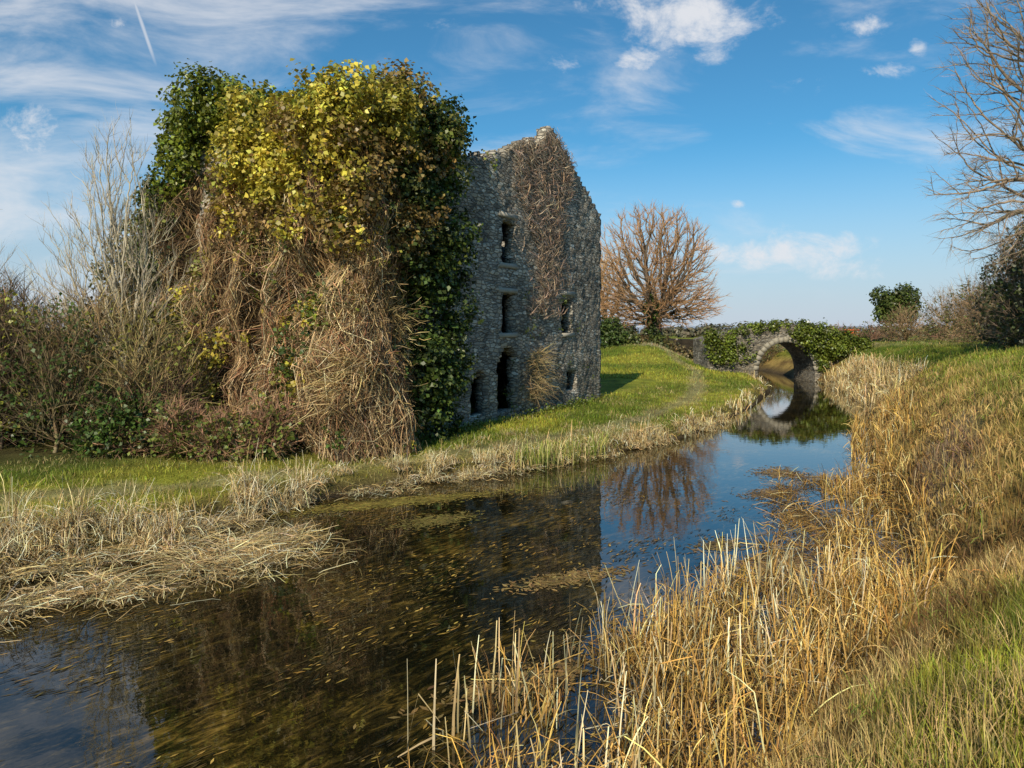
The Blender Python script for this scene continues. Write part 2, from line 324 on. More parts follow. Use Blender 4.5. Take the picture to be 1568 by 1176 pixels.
def matpos(s,z,out):
    bul=out+(.2+.9*np.clip(1-z/9.5,0,1)**1.1)*(.6+.8*fbm(s*.6,z*.3+5))*(1-.3*sm(5.5,8,s))+2.1*(fbm(s*1.4+7,z*.4,2)-.5)+.9*(fbm(s*3.1,z*1.6+2,2)-.5)
    bul=np.maximum(bul,.02)
    bul=bul-pmask(s,z)*(bul+.12)
    a=np.clip((s-7.6)/1.6,0,1);l=np.where(s<8.3,8.3-s,0.);t=np.where(s>8.3,(s-8.3),0.)
    bul=bul*(1-.6*sm(8.6,10.4,s))-.1*sm(10.5,11.2,s)
    th=a*math.pi/2
    return loc(t-np.cos(th)*bul,l-np.sin(th)*bul,z)
MatV=matpos(s,z,0)
i=np.arange(nu-1)[None,:]+(np.arange(nv-1)*nu)[:,None]
cmat=np.array([.11,.075,.042])*(.3+1.*fbm(s*3,z*1.0,4))[...,None]
mesh('climber_mat',MatV,np.stack([i,i+1,i+nu+1,i+nu],-1).reshape(-1,4),cmat.reshape(-1,3),GM)
cl=Bag()
def stems(n,sf,zf,ln,down=1.,cols=None,w=(.012,.03),out=.03,spread=.2):
    K=6
    s0=rng.uniform(*sf,n);z0=rng.uniform(*zf,n)
    k=(pmask(s0,z0)<.3)&(fbm(s0*1.8+11,z0*.6,3)+.1*rng.normal(size=n)>.42);s0=s0[k];z0=z0[k];n=len(s0);L_=rng.uniform(*ln,n)
    ds=rng.normal(size=n)*spread;P=np.zeros((n,K,3));o0=out+rng.uniform(0,.3,n)
    for k in range(K):
        q=k/(K-1)
        zz=np.maximum(z0-down*L_*q+.1*rng.normal(size=n),.25)
        P[:,k]=matpos(np.clip(s0+ds*L_*q+.05*rng.normal(size=n),0,11),zz,o0+.2*np.sin(q*3.1))
    W=np.repeat(rng.uniform(*w,n)[:,None],K,1)*np.linspace(1,.4,K)
    C=cols(n)*(.3+1.25*fbm(s0*1.2+40,z0*.5,3))[:,None]
    ribbons(cl,P,W,nrm(rng.normal(size=(n,3))*[1,1,.3]),C)
ctan=lambda n:pal([(.60,.42,.21),(.34,.215,.10),(.12,.075,.042),(.70,.56,.35),(.40,.19,.10)],[3.5,4,3.5,1.4,1.2],n)
stems(16000,(0,9.9),(1.,9.6),(.8,2.8),1,ctan)
stems(3500,(0,9.6),(.5,7.5),(.6,1.8),-.6,ctan,out=.2,spread=.7)
def sprays(bag,base,dirs,n,L,cols,w=.02,droop=-.3,K=5,sp=.45):
    d=nrm(dirs+rng.normal(size=(n,3))*sp);Ln=L*rng.uniform(.4,1.2,n)
    q=np.linspace(0,1,K)
    P=base[:,None]+d[:,None]*(Ln[:,None]*q)[:,:,None];P[:,:,2]+=droop*Ln[:,None]*q[None]**2
    P[:,1:]+=rng.normal(size=(n,K-1,3))*.03*min(1,L)
    W=np.repeat(w*rng.uniform(.5,1.4,n)[:,None],K,1)*np.linspace(1,.3,K)
    ribbons(bag,P,W,nrm(np.cross(d,rng.normal(size=(n,3)))),cols)
def matspray(n,sf,zf,L,cols,dirv,w=.022,droop=-.3,ncl=40):
    cs=rng.uniform(*sf,ncl);cz=rng.uniform(*zf,ncl);k=pmask(cs,cz)<.1;cs=cs[k];cz=cz[k];ncl=len(cs);j=rng.integers(0,ncl,n)
    s_=np.clip(cs[j]+.22*rng.normal(size=n),0,11);z_=np.maximum(cz[j]+.25*rng.normal(size=n),.4)
    B=matpos(s_,z_,.0);c0=loc(2.,2.,5.)*[1,1,0];d=nrm(B*[1,1,0]-c0)*.9+np.array(dirv)
    sprays(cl,B,d,n,L,cols(n)*rng.uniform(.45,1.3,ncl)[j][:,None],w,droop)
matspray(6000,(0,9.6),(.8,9),.75,ctan,(-.1,0,.2),ncl=110)
matspray(4200,(8.0,9.8),(1.8,7.8),1.15,lambda n:pal([(.68,.53,.26),(.46,.33,.14),(.26,.18,.09)],[3,3,1],n),(-.6,-.3,.15),.026,-.1,ncl=28)
matspray(3200,(0,8.6),(.4,2.6),.8,lambda n:pal([(.46,.20,.12),(.38,.26,.14),(.15,.10,.06)],[2,3,2],n),(0,0,.5),.02,ncl=50)
n=5200;t0=rng.uniform(8.9,15.4,n);z0=rng.uniform(4.6,12.8,n)
zt=np.array([topc(a) for a in t0])
keep=(z0<zt-.25)&((t0>9.7)|(z0>9.2))&(fbm(t0*.9,z0*.45,3)+.20*sm(5,9.5,z0)-.3*sm(13.2,15.4,t0)+.05*rng.normal(size=n)>.53)&~((t0>13.9)&(t0<15.4)&(z0>3.8)&(z0<6))
t0=t0[keep];z0=z0[keep];n=len(t0);K=5;q=np.linspace(0,1,K);ang=rng.normal(size=n)*.35+np.where(rng.random(n)<.6,2.2,.7)
Ln=rng.uniform(.4,1.3,n);P=loc(t0[:,None]+np.cos(ang)[:,None]*Ln[:,None]*q,-.05-rng.uniform(0,.11,n)[:,None]-.06*np.sin(q*3)[None],z0[:,None]+np.sin(ang)[:,None]*Ln[:,None]*q*.6)
lim=np.array([[topc(float(a)) for a in row] for row in (t0[:,None]+np.cos(ang)[:,None]*Ln[:,None]*q)])+.05;P[:,:,2]=np.minimum(P[:,:,2],lim)
P+=rng.normal(size=P.shape)*.02
ribbons(cl,P,np.full((n,K),.034)*np.linspace(1,.4,K),nrm(np.cross(P[:,-1]-P[:,0],-locdir(np.zeros(n),np.ones(n),np.zeros(n)))+.3*rng.normal(size=(n,3))),pal([(.48,.33,.22),(.28,.18,.12),(.60,.45,.32)],[3,2,1.5],n))
n=600;B=loc(rng.normal(11.0,.5,n),-.15+0*rng.random(n),rng.uniform(1.2,3.2,n))
sprays(cl,B,locdir(rng.normal(.5,.9,n),-.6*np.ones(n),.5*np.ones(n)),n,1.0,pal([(.46,.34,.16),(.25,.18,.09)],[2,2],n),.02,-.35,sp=.7)
cl.build('dead_climber',M_twig)
lv=Bag()
n=14000;s_=rng.uniform(0,11,n);z_=rng.uniform(.5,9,n);k=(fbm(s_*.8+3,z_*.6+2)>.51)&(pmask(s_,z_)<.3);s_=s_[k];z_=z_[k];n=len(s_)
leaves(lv,matpos(s_,z_,.25)+rng.normal(size=(n,3))*.15,rng.normal(size=(n,3))+[-.3,-.6,.6],rng.uniform(.08,.18,n),pal([(.20,.23,.035),(.07,.11,.022),(.46,.40,.06)],[3,3.5,1.3],n))
for k in range(60):
    t=rng.uniform(3,18.5);c=loc([t],[-.35-rng.random()*.4],[.65]);rosettes(lv,c,[rng.uniform(.12,.3)],5,.1,[np.array((.14,.18,.03))*rng.uniform(.7,1.5)])
for k in range(26):
    t=rng.uniform(7,18);c=loc([t],[-.08],[rng.uniform(1.2,6) if t>9.8 else rng.uniform(1,3)]);rosettes(lv,c,[rng.uniform(.12,.28)],5,.09,[np.array((.09,.12,.03))*rng.uniform(.7,1.3)])
lv.build('ivy_sprigs',M_leaf)
# ------------------------------------------------------------------ trees
def grow(trunk,pts,bf,rtip,expo=.5,wig=.05):
    T=len(trunk);n=T+len(pts);P=np.zeros((n,3));P[:T]=trunk;par=np.full(n,-1);pl=np.zeros(n)
    for k in range(1,T): par[k]=k-1
    pts=pts[np.argsort(np.linalg.norm(pts-trunk[-1],axis=1))]
    start=max(0,T-3)
    for k,p in enumerate(pts):
        m=T+k;d=np.linalg.norm(P[start:m]-p,axis=1);j=start+int(np.argmin(d+bf*pl[start:m]));P[m]=p;par[m]=j;pl[m]=pl[j]+np.linalg.norm(P[j]-p)
    cnt=np.ones(n)
    for m in range(n-1,0,-1): cnt[par[m]]+=cnt[m]
    for it in range(3):
        big=np.full(n,-1);bc=np.zeros(n)
        for m in range(T,n):
            if cnt[m]>bc[par[m]]: bc[par[m]]=cnt[m];big[par[m]]=m
        for m in range(T,n):
            if big[m]>0: P[m]=.4*P[m]+.3*P[par[m]]+.3*P[big[m]]
    r=rtip*cnt**expo
    c=np.arange(1,n);A=P[par[c]];B=P[c];ra=np.minimum(r[par[c]],r[c]*1.3);rb=r[c]
    ln=np.linalg.norm(B-A,axis=1,keepdims=True);Mid=(A+B)/2+rng.normal(size=A.shape)*wig*ln
    rm=(ra+rb)/2
    return P,cnt,np.concatenate([A,Mid]),np.concatenate([Mid,B]),np.concatenate([ra,rm]),np.concatenate([rm,rb]),P[par[c]],P[c]
def tree(name,trunk,pts,bf=.35,rtip=.012,expo=.5,bark=(.16,.13,.10),twigc=(.25,.15,.09),tw=4,tl=.6,twd=.014,up=.3,parent=None,tdroop=0,sp=.5,out=None):
    bag=Bag();P,cnt,A,B,ra,rb,PA,PB=grow(np.array(trunk,float),pts,bf,rtip,expo)
    big=np.clip((ra-.02)/.08,0,1)[:,None];C=np.array(bark)*big+np.array(twigc)*(1-big)
    tubes(bag,A,B,ra,rb,C*rng.uniform(.8,1.2,(len(A),1)),6)
    m=cnt[1:]<8;PA=PA[m];PB=PB[m]
    d=nrm(PB-PA)
    if out is not None: d=d*.6+nrm(PB-np.array(out))*.7
    b=np.repeat(PB,tw,0);d=np.repeat(d,tw,0)+[0,0,up];n=len(b)
    sprays(bag,b-np.repeat((PB-PA)*.5,tw,0)*rng.random((n,1)),d,n,tl,vary(twigc,n,.25),twd,tdroop,4,sp)
    return bag.build(name,M_twig,parent),P
def ell(n,c,r,power=.45,zmin=None):
    d=nrm(rng.normal(size=(n,3)));p=np.array(c)+d*np.array(r)*(rng.random(n)**power)[:,None]
    if zmin is not None: p=p[p[:,2]>zmin]
    return p
bx,by=14.6,75.;zb=float(H(bx,by))
pts=np.concatenate([ell(2700,(bx,by,10.4),(6.5,6.0,7.0),.40,4.6),ell(900,(bx+.2,by,7),(7.6,6,2.6),.4,4.4)])
lump=fbm(pts[:,0]*.4+3,pts[:,2]*.4+pts[:,1]*.3,2);pts=pts[(lump>.36)|(rng.random(len(pts))<.35)]
tree('beech_tree',[(bx,by,zb-.3),(bx+.1,by,zb+1),(bx-.1,by,zb+2.2),(bx+.1,by,zb+3.2)],pts,.42,.020,.46,(.13,.10,.075),(.42,.235,.11),6,.8,.028,.35,sp=.55,out=(bx,by,7))
iv=Bag();rosettes(iv,np.array([(bx-.3,by-.5,zb+k*.75+.4) for k in range(7)]),rng.uniform(.4,.8,7),6,.28,[np.array(DK)]*7)
for k in range(14):
    xx=bx-7+k*.95;yv=by-3+rng.normal();rosettes(iv,np.array([(xx,yv,float(H(xx,yv))+.3)]),[rng.uniform(.5,.95)],4,.3,[np.array([(.10,.12,.03),(.22,.17,.08),(.2,.15,.07)][rng.integers(0,3)])])
rosettes(iv,np.array([(9.3,70,3.8),(8.3,69,3.6),(10.4,70.5,3.2)]),[1.7,1.5,1.2],6,.28,[np.array((.09,.13,.03))]*3)
iv.build('ivy_on_beech',M_leaf)
pts=ell(900,(10.0,82,8.5),(3.6,3.5,5.6),.45,3.5)
tree('hedgerow_tree',[(10.6,82,2.5),(10.6,82,4),(10.6,82,5)],pts,.5,.018,.44,(.2,.16,.12),(.56,.36,.16),5,.9,.03,sp=.6)
pts=np.concatenate([ell(420,(-13.0,24,7.4),(1.4,1.2,3.9),.6),ell(240,(-12.0,24,5.6),(1.7,1.4,2.8),.6),ell(200,(-14.3,23.8,5.6),(1.6,1.2,2.8),.6)])
tree('bare_sapling_tree',[(-11.8,23,.3),(-11.9,23.1,1.2),(-12.1,23.2,2.),(-12.3,23.3,2.8)],pts,.7,.0065,.43,(.30,.275,.21),(.42,.36,.26),6,.6,.011,.8,sp=.5,out=(-12.4,23.5,2.5))
pts=ell(420,(-18.6,24,5.5),(2.4,1.6,3.2),.6)
tree('bare_sapling_tree',[(-18.4,24,.3),(-18.5,24,1.6),(-18.6,24,2.6)],pts,.65,.0065,.43,(.26,.22,.16),(.33,.26,.18),6,.55,.011,.7,sp=.5,out=(-18.6,24,3))
iv=Bag();c=[];r=[]
for k in range(34):
    c.append((-14.2+rng.normal()*.85,28.5+rng.normal()*.6,rng.uniform(3.6,9.0)));r.append(rng.uniform(.55,.9))
rosettes(iv,np.array(c),r,6,.15,[np.array((.14,.135,.035))*rng.uniform(.6,1.4) for _ in c])
vtr=ell(200,(-14.3,28.5,6.2),(1.5,1.3,3),.6)
e=empty('ivy_clad_tree');tree('trunk',[(-14.3,28.5,.3),(-14.3,28.5,2),(-14.3,28.5,3.4)],vtr,.5,.014,parent=e);iv.build('ivy_crown',M_leaf,e)
pts=np.concatenate([ell(900,(19.6,27,12.8),(3.6,4,5.6),.5,6.5),ell(560,(17.5,26,9.2),(2.4,2.6,3.0),.5,6.2),ell(380,(17.9,26,14.8),(2.0,2.6,2.6),.5),ell(300,(21.0,26.5,18),(3.5,3,3),.5)])
lump=fbm(pts[:,0]*.6+3,pts[:,2]*.6+pts[:,1]*.3,2);pts=pts[(lump>.40)|(rng.random(len(pts))<.25)]
tree('overhanging_tree',[(22.5,27.5,3),(22.4,27.5,5),(22,27.4,7),(21.5,27.2,9)],pts,.4,.0095,.48,(.12,.09,.07),(.30,.22,.15),7,.6,.013,.0,tdroop=-.1,sp=.6,out=(21.5,27,10))
# ------------------------------------------------------------------ shrubs
def shrub(bag,lbag,c,r,n,tc,leaf=None,nl=0,ls=.13,tw=6):
    x,y=c;z=float(H(x,y));pts=ell(n,(x,y,z+r[2]*.45),(r[0],r[1],r[2]*.62),.5,z+.1)
    P,cnt,A,B,ra,rb,PA,PB=grow(np.array([(x,y,z-.2),(x,y,z+.15),(x+.05,y,z+.3)]),pts,.7,.008,.42)
    tubes(bag,A,B,ra,rb,vary(tc,len(A),.25),4)
    b=np.repeat(PB,tw,0);d=np.repeat(nrm(PB-PA),tw,0)+[0,0,.6]
    sprays(bag,b,d,len(b),.5*r[2]/2.5+.2,vary(tc,len(b),.35),.017,-.2,4,.65)
    if nl:
        m=nl//10;cc=ell(m,(x,y,z+r[2]*.4),(r[0]*.95,r[1]*.95,r[2]*.6),.3,z+.1);m=len(cc);p=np.repeat(cc,10,0)+rng.normal(size=(m*10,3))*.17
        leaves(lbag,p,rng.normal(size=p.shape)*.6+[-.2,-.4,.6],ls*rng.uniform(.6,1.3,len(p)),vary(leaf,len(p),.3))
sb=Bag();sl=Bag()
for k in range(36):
    x=rng.uniform(-20.5,-9.8);y=20.8+(-x-9)*.12+rng.uniform(-1.6,4.8);h=rng.uniform(3.0,5.2) if x<-12 else rng.uniform(2,4.4)
    if y<20.7: h*=.55
    shrub(sb,sl,(x,y),(1.5,1.2,h),230,pal([(.19,.13,.07),(.31,.21,.10),(.12,.08,.045)],[1,1,1],1,.1)[0],pal([DK,(.26,.26,.04),(.16,.14,.04)],[2.2,1.8,1],1,.1)[0],int(rng.choice([300,1200,3000])))
for k in range(12):
    x=rng.uniform(-11,-6.4);shrub(sb,sl,(x,19.9+(-x-6)*.05+rng.uniform(0,1.0)),(.9,.7,rng.uniform(.7,1.6)),150,(.30,.17,.10),(.15,.18,.035),450)
sb.build('scrub',M_twig);sl.build('scrub_leaves',M_leaf)
sb=Bag();sl=Bag()
for (x,y,rx,h,dk) in [(24.5,34,2.2,6.5,1),(27,36,2.5,7,1),(24.8,30,1.5,3,1),(29,42,2.4,5.5,1),(33,52,2.4,4.6,.4),(36,60,2.6,4.2,.4),(31.5,46,1.6,2.6,.6),(38,58,2.5,4.6,.5),(42,64,3,4,.4),(35.5,66,2,3.0,.3),(21.5,80,2.4,3.0,.7),(25,82,2.4,3.0,.8),(28,80,2,3,.6)]:  # last three bushes are added behind the bridge to darken its arch
    shrub(sb,sl,(x,y),(rx,rx*.8,h),420,(.18,.13,.09) if dk>.6 else (.30,.20,.11),np.array((.06,.075,.02)) if dk>.6 else np.array((.13,.13,.04)),int(2400*dk*h/4),.18)
for k in range(26):
    y=rng.uniform(66,100);x=rng.uniform(33,60);shrub(sb,sl,(x,y),(2.4,1.6,rng.uniform(1.,2.0)),90,(.28,.15,.10),(.12,.12,.04),200,.2)
for k in range(12):
    y=rng.uniform(74,90);x=rng.uniform(5,30);shrub(sb,sl,(x,y),(2.,1.4,rng.uniform(.8,1.6)),90,(.30,.22,.13),(.12,.13,.04),200,.2)
sb.build('hedgerow',M_twig);sl.build('hedgerow_leaves',M_leaf)
iv=Bag();e=empty('round_ivy_tree');c=[];r=[]
for k in range(18): c.append((38.2+rng.normal()*1.0,72+rng.normal()*.8,rng.uniform(4.8,7.8)));r.append(rng.uniform(.6,1.1))
rosettes(iv,np.array(c),r,6,.25,[np.array((.11,.145,.03))*rng.uniform(.7,1.3) for _ in c]);iv.build('crown',M_leaf,e)
tree('trunk',[(38.2,72,3),(38.2,72,4),(38.3,72,5)],ell(150,(38.2,72,6.5),(1.8,1.5,1.6)),.5,.02,parent=e)
dt=Bag()
for k in range(150):
    y=rng.uniform(140,420);x=rng.uniform(-.1,.75)*y if k>25 else rng.uniform(10,40)*y/100;r=rng.uniform(1.2,3.0)
    n=160;d=nrm(rng.normal(size=(n,3)));P=np.array([x,y,3.0+r*.6])+d*r*np.array([1.4,1,.8])*(rng.random((n,1))**.3)
    leaves(dt,P,d+[0,0,.3],np.full(n,.9),vary((.17,.15,.09),n,.3))
dt.build('distant_treeline',M_leaf)
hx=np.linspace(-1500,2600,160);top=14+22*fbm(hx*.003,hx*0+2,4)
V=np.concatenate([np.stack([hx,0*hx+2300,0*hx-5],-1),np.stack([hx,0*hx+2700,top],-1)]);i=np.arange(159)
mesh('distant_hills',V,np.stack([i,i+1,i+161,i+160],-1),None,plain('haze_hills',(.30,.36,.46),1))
# ------------------------------------------------------------------ bridge
bang=math.radians(2)
BX,BY=22.3,61.5
BR_=empty('stone_bridge');BR_.location=(BX,BY,0);BR_.rotation_euler=(0,0,bang)
R=2.35;cz=.95;HD=2.2
arch=[(-R*math.cos(a),cz+R*math.sin(a)) for a in np.linspace(0,math.pi,25)]
topl=[(6.5-13*k/24,3.5+1.15*(1-((6.5-13*k/24)/6.5)**2)) for k in range(25)]
loop=[(-6.5,-.8),(-R,-.8)]+arch+[(R,-.8),(6.5,-.8)]+topl
m=len(loop);V=[(x,-1.9,z) for x,z in loop]+[(x,HD,z) for x,z in loop]
me=bpy.data.meshes.new('arch_body');me.from_pydata(V,[],[list(range(m)),list(range(2*m-1,m-1,-1))]+[(k,k+m,(k+1)%m+m,(k+1)%m) for k in range(m)])
me.materials.append(stonemat('bridge_stone',.6));ob=bpy.data.objects.new('arch_body',me);S.collection.objects.link(ob);ob.parent=BR_
fv=[];ff=[]
for k in range(19):
    a0=math.pi*k/19+.012;a1=math.pi*(k+1)/19-.012;v0=len(fv);r0=R-.03;r1=R+.36+(.06 if k%2 else 0)
    for yv in(-1.97,-1.6):
        for (r_,a) in((r0,a0),(r1,a0),(r1,a1),(r0,a1)): fv.append((-r_*math.cos(a),yv,cz+r_*math.sin(a)))
    ff+=[[v0+q for q in f] for f in((0,1,2,3),(7,6,5,4),(0,4,5,1),(1,5,6,2),(2,6,7,3),(3,7,4,0))]
mesh('voussoirs',np.array(fv),np.array(ff),None,plain('arch_stone',(.36,.32,.25),.9),parent=BR_)
iv=Bag();ca,sa=math.cos(bang),math.sin(bang)
def bl(x,y,z): return (BX+x*ca-y*sa,BY+x*sa+y*ca,z)
c=[];r=[]
for k in range(44):
    x=rng.uniform(.6,6.4);c.append(bl(x,-2.2+rng.normal()*.2,rng.uniform(max(2.5,4.0-.6*x),4.5-.03*x*x)));r.append(rng.uniform(.35,.7))
for k in range(18): c.append(bl(rng.uniform(-6.4,-4.6),-2.1,rng.uniform(1.6,3.9)));r.append(rng.uniform(.3,.55))
for k in range(36): x=rng.uniform(-5.5,3);c.append(bl(x,rng.uniform(-2.1,-1.),4.6-.03*x*x));r.append(rng.uniform(.2,.38))
for k in range(10): c.append(bl(3.1+rng.normal()*.2,-2.1,rng.uniform(1.,3)));r.append(.34)
for k in range(8): c.append(bl(rng.uniform(-4.2,-2.8),-2.05,rng.uniform(.8,3.6)));r.append(rng.uniform(.15,.35))
rosettes(iv,np.array(c),r,8,.18,[np.array((.17,.21,.028))*rng.uniform(.6,1.3) for _ in c]);iv.build('ivy_on_bridge',M_leaf)
sg=empty('orange_barrier');MO=plain('orange_paint',(.6,.12,.03));MP=plain('galvanised',(.4,.4,.4),.5)
def box(name,c,s,mat,par):
    v=np.array([(x,y,z) for z in(-.5,.5) for x,y in((-.5,-.5),(.5,-.5),(.5,.5),(-.5,.5))])*s+c
    return mesh(name,v,np.array(QF),None,mat,parent=par)
for k in range(3): box('rail_%d'%k,(34.4,74,3.75+k*.28),(1.5,.06,.16),MO,sg)
for k in range(2): box('post_%d'%k,(33.8+k*1.2,74.1,3.7),(.1,.1,1.2),MP,sg)
sg=empty('notice_sign');box('post',(28.3,70,4.1),(.08,.08,2.2),MP,sg);box('board',(28.3,69.92,4.95),(.5,.04,.45),plain('white_board',(.75,.75,.75)),sg)
# ------------------------------------------------------------------ grass
gb=Bag()
def grass(n,xf,yf,h,w,cols=None,lean=.5,zoff=-.02,ok=None):
    x=rng.uniform(*xf,n);y=rng.uniform(*yf,n);k=(x<xl(y)-.1)|(x>xr(y)+.1)
    if ok is not None: k&=ok(x,y)
    x=x[k];y=y[k];n=len(x);z=H(x,y)+zoff
    hh=h*rng.uniform(.5,1.3,n)*(.35+1.3*fbm(x*1.5,y*1.5));ph=rng.uniform(0,6.28,n);ln=np.abs(rng.normal(size=n))*lean
    P=np.zeros((n,4,3));
    for j,q in enumerate((0,.4,.75,1)):
        P[:,j,0]=x+np.cos(ph)*hh*ln*q**1.7;P[:,j,1]=y+np.sin(ph)*hh*ln*q**1.7;P[:,j,2]=z+hh*(q-.25*ln*q*q)
    W=w*rng.uniform(.6,1.3,n)[:,None]*np.array([1,.9,.6,.12]);
    sd=rng.normal(size=(n,3));sd[:,2]*=.1;C=gcol(x,y,True)*rng.uniform(.7,1.8,(n,1))*(1+.1*rng.normal(size=(n,3)))
    if cols is not None:
        dr=np.where(x>xr(y),pdist(x,y,RE),1.);pr=cols[1]*(.05+1.6*sm(.38,.65,fbm(x*.8+50,y*.8,2)))*(.15+1.2*sm(4,1.5,dr))
        mm=rng.random(n)<pr;C[mm]=vary(cols[0],int(mm.sum()),.25)
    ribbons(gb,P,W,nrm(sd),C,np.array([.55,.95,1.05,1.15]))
inb=lambda x,y:~(((x-O[0])*U[0]+(y-O[1])*U[1]>-.5)&((x-O[0])*W_[0]+(y-O[1])*W_[1]>0))
grass(52000,(-14,8),(12,28),.13,.018,cols=((.46,.38,.16),.15),ok=lambda x,y:(x<xl(y))&inb(x,y)&(pdist(x,y,LE)<8)&(pdist(x,y,PATH)>.3*rng.random(len(x))+.05))
grass(50000,(-2,20),(22,50),.15,.028,cols=((.46,.38,.16),.12),ok=lambda x,y:(x<xl(y))&inb(x,y)&(pdist(x,y,PATH)>.25*rng.random(len(x))+.05))
grass(22000,(0,22),(48,76),.2,.05,ok=lambda x,y:(x<xl(y)))
grass(60000,(1.2,9),(1.7,10),.27,.0085,cols=((.60,.44,.18),.32),ok=lambda x,y:(x>xr(y)+.3)&(x<y*.75+1.0))
grass(60000,(4,18),(8,24),.22,.017,cols=((.54,.38,.14),.42),ok=lambda x,y:(x>xr(y)+.2)&(x<y*.75+1.0)&(pdist(x,y,RE)<9))
grass(50000,(10,34),(22,62),.2,.035,cols=((.50,.36,.14),.36),ok=lambda x,y:(x>xr(y))&(x<y*.75+1)&(pdist(x,y,RE)<13))
gb.build('grass',M_grass)
# ------------------------------------------------------------------ reeds
GOLD=[(.66,.40,.10),(.48,.27,.065),(.76,.52,.19),(.18,.10,.03),(.82,.67,.38)]
PALE=[(.80,.61,.31),(.62,.43,.18),(.86,.75,.50),(.30,.20,.08)]
def reeds(bag,x,y,z,h,w,cols,th0=.2,curv=.5,kink=.35,K=7,wz=.15,thm=0.):
    n=len(x);ph=rng.uniform(0,6.28,n);th=thm+np.abs(rng.normal(size=n))*th0
    kk=np.where(rng.random(n)<kink,rng.integers(2,K,n),99);ka=rng.uniform(.8,2.3,n);cu=np.abs(rng.normal(size=n))*curv/K
    P=np.zeros((n,K,3));P[:,0]=np.stack([x,y,z],-1);hs=h/(K-1)
    for j in range(1,K):
        th=th+cu*j*.6+np.where(kk==j,ka,0);th=np.minimum(th,2.7)
        st=np.stack([np.cos(ph)*np.sin(th),np.sin(ph)*np.sin(th),np.cos(th)],-1);P[:,j]=P[:,j-1]+st*hs[:,None]
        P[:,j,2]=np.maximum(P[:,j,2],np.maximum(z,0)+.01+.06*rng.random(n))
        ph=ph+wz*rng.normal(size=n)
    W=(w*rng.uniform(.5,1.3,n))[:,None]*np.linspace(1,.35,K)[None]
    sd=np.stack([-np.sin(ph),np.cos(ph),.2*rng.normal(size=n)],-1)+.4*rng.normal(size=(n,3))
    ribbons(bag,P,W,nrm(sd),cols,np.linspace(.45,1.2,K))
def along(poly,n,y0,y1,o0,o1,side):
    pl=np.concatenate([[0],np.cumsum(np.hypot(*np.diff(poly,axis=0).T))]);s0=np.interp(y0,poly[:,1],pl);s1=np.interp(y1,poly[:,1],pl)
    s=rng.uniform(s0,s1,n);x=np.interp(s,pl,poly[:,0]);y=np.interp(s,pl,poly[:,1]);x2=np.interp(s+.3,pl,poly[:,0]);y2=np.interp(s+.3,pl,poly[:,1])
    d=nrm(np.stack([x2-x,y2-y],-1));o=rng.uniform(o0,o1,n);return x+d[:,1]*o*side,y-d[:,0]*o*side,o
rd=Bag()
def bank(n,y0,y1,o0,o1,h,w,thr,cols,wts,poly=RE,side=1,fs=.9,**k):
    x,y,o=along(poly,n,y0,y1,o0,o1,side);m=(fbm(x*fs+3,y*fs+8,2)+.12*sm(o0+.9,o0+1.8,o)>thr+.06);x=x[m];y=y[m];z=np.maximum(H(x,y),-.1);n=len(x)
    reeds(rd,x,y,z,h*rng.uniform(.45,1.25,n),w,pal(cols,wts,n)*(.4+1.2*fbm(x*2.2,y*2.2+30,2))[:,None],**k)
GW=[4,3,3,2,1.5]
bank(4800,4.6,11.5,-2.5,.3,.85,.02,.45,GOLD,GW,th0=.3,kink=.5,fs=1.3)
bank(2300,9,20,-1.3,.5,.6,.023,.46,GOLD,GW,th0=.3,kink=.5,fs=1.3)
bank(7500,4.4,20,-2.4,.5,.7,.017,.42,GOLD,[3,4,1,5,1],th0=.5,thm=.9,kink=.3,curv=.8,fs=1.2)
bank(2800,8,20,-.2,1.4,.5,.016,.41,GOLD,[3,4,1,5,.5],th0=.6,thm=.3,kink=.3,curv=1.8,fs=1.2)
bank(2400,20,36,-.5,1.1,.7,.032,.42,GOLD,GW,th0=.35,kink=.4)
bank(3300,34,58,-.2,2.4,.85,.05,.3,PALE,[3,4,1,1],th0=.35,kink=.3)
bank(900,28,60,-.1,.6,.6,.05,.4,PALE,[3,3,2,1],LE,-1,th0=.4)
bank(420,5.0,11,-2.8,-.4,.9,.026,.36,[(.86,.72,.46),(.72,.54,.26)],[1,1],th0=.18,kink=.2,curv=.15,K=4)
rd.build('reeds',M_dry)
rd=Bag()
def tussock(cx,cy,n,L_,pal_,w=.016,wt=(3,3,2,1)):
    z=float(max(H(cx,cy),0));x=cx+rng.normal(size=n)*.13;y=cy+rng.normal(size=n)*.13
    reeds(rd,x,y,np.full(n,z-.02),L_*rng.uniform(.5,1.2,n),w,pal(pal_,wt,n),th0=.35,curv=2.4,kink=.15)
x,y,o=along(LE,120,8,21,-.5,.7,-1)
for a,b in zip(x,y):
    if vn(a*1.3,b*1.3)>.33: tussock(a,b,150,rng.uniform(.6,1.15) if b<17.5 else rng.uniform(.3,.55),PALE,.017,(3,2.5,3,1))
x,y,o=along(LE,60,21,33,-.2,.5,-1)
for a,b in zip(x,y): tussock(a,b,70,rng.uniform(.4,.8),PALE,.022)
x,y,o=along(LE,26,17,30,1.,3.2,-1)
for a,b in zip(x,y): tussock(a,b,40,rng.uniform(.2,.35),PALE,.016)
x,y,o=along(RE,250,5,34,.8,6.5,1)
for a,b,oo in zip(x,y,o):
    if b>2.5 and math.hypot(a,b)>3.2: tussock(a,b,60,rng.uniform(.22,.5),[(.62,.42,.14),(.40,.25,.08),(.22,.27,.04),(.14,.085,.04)],.010 if b<10 else .018,(3,3,2,2) if oo<(2.2 if b>8 else 1.) else (.6,.5,5,.5))
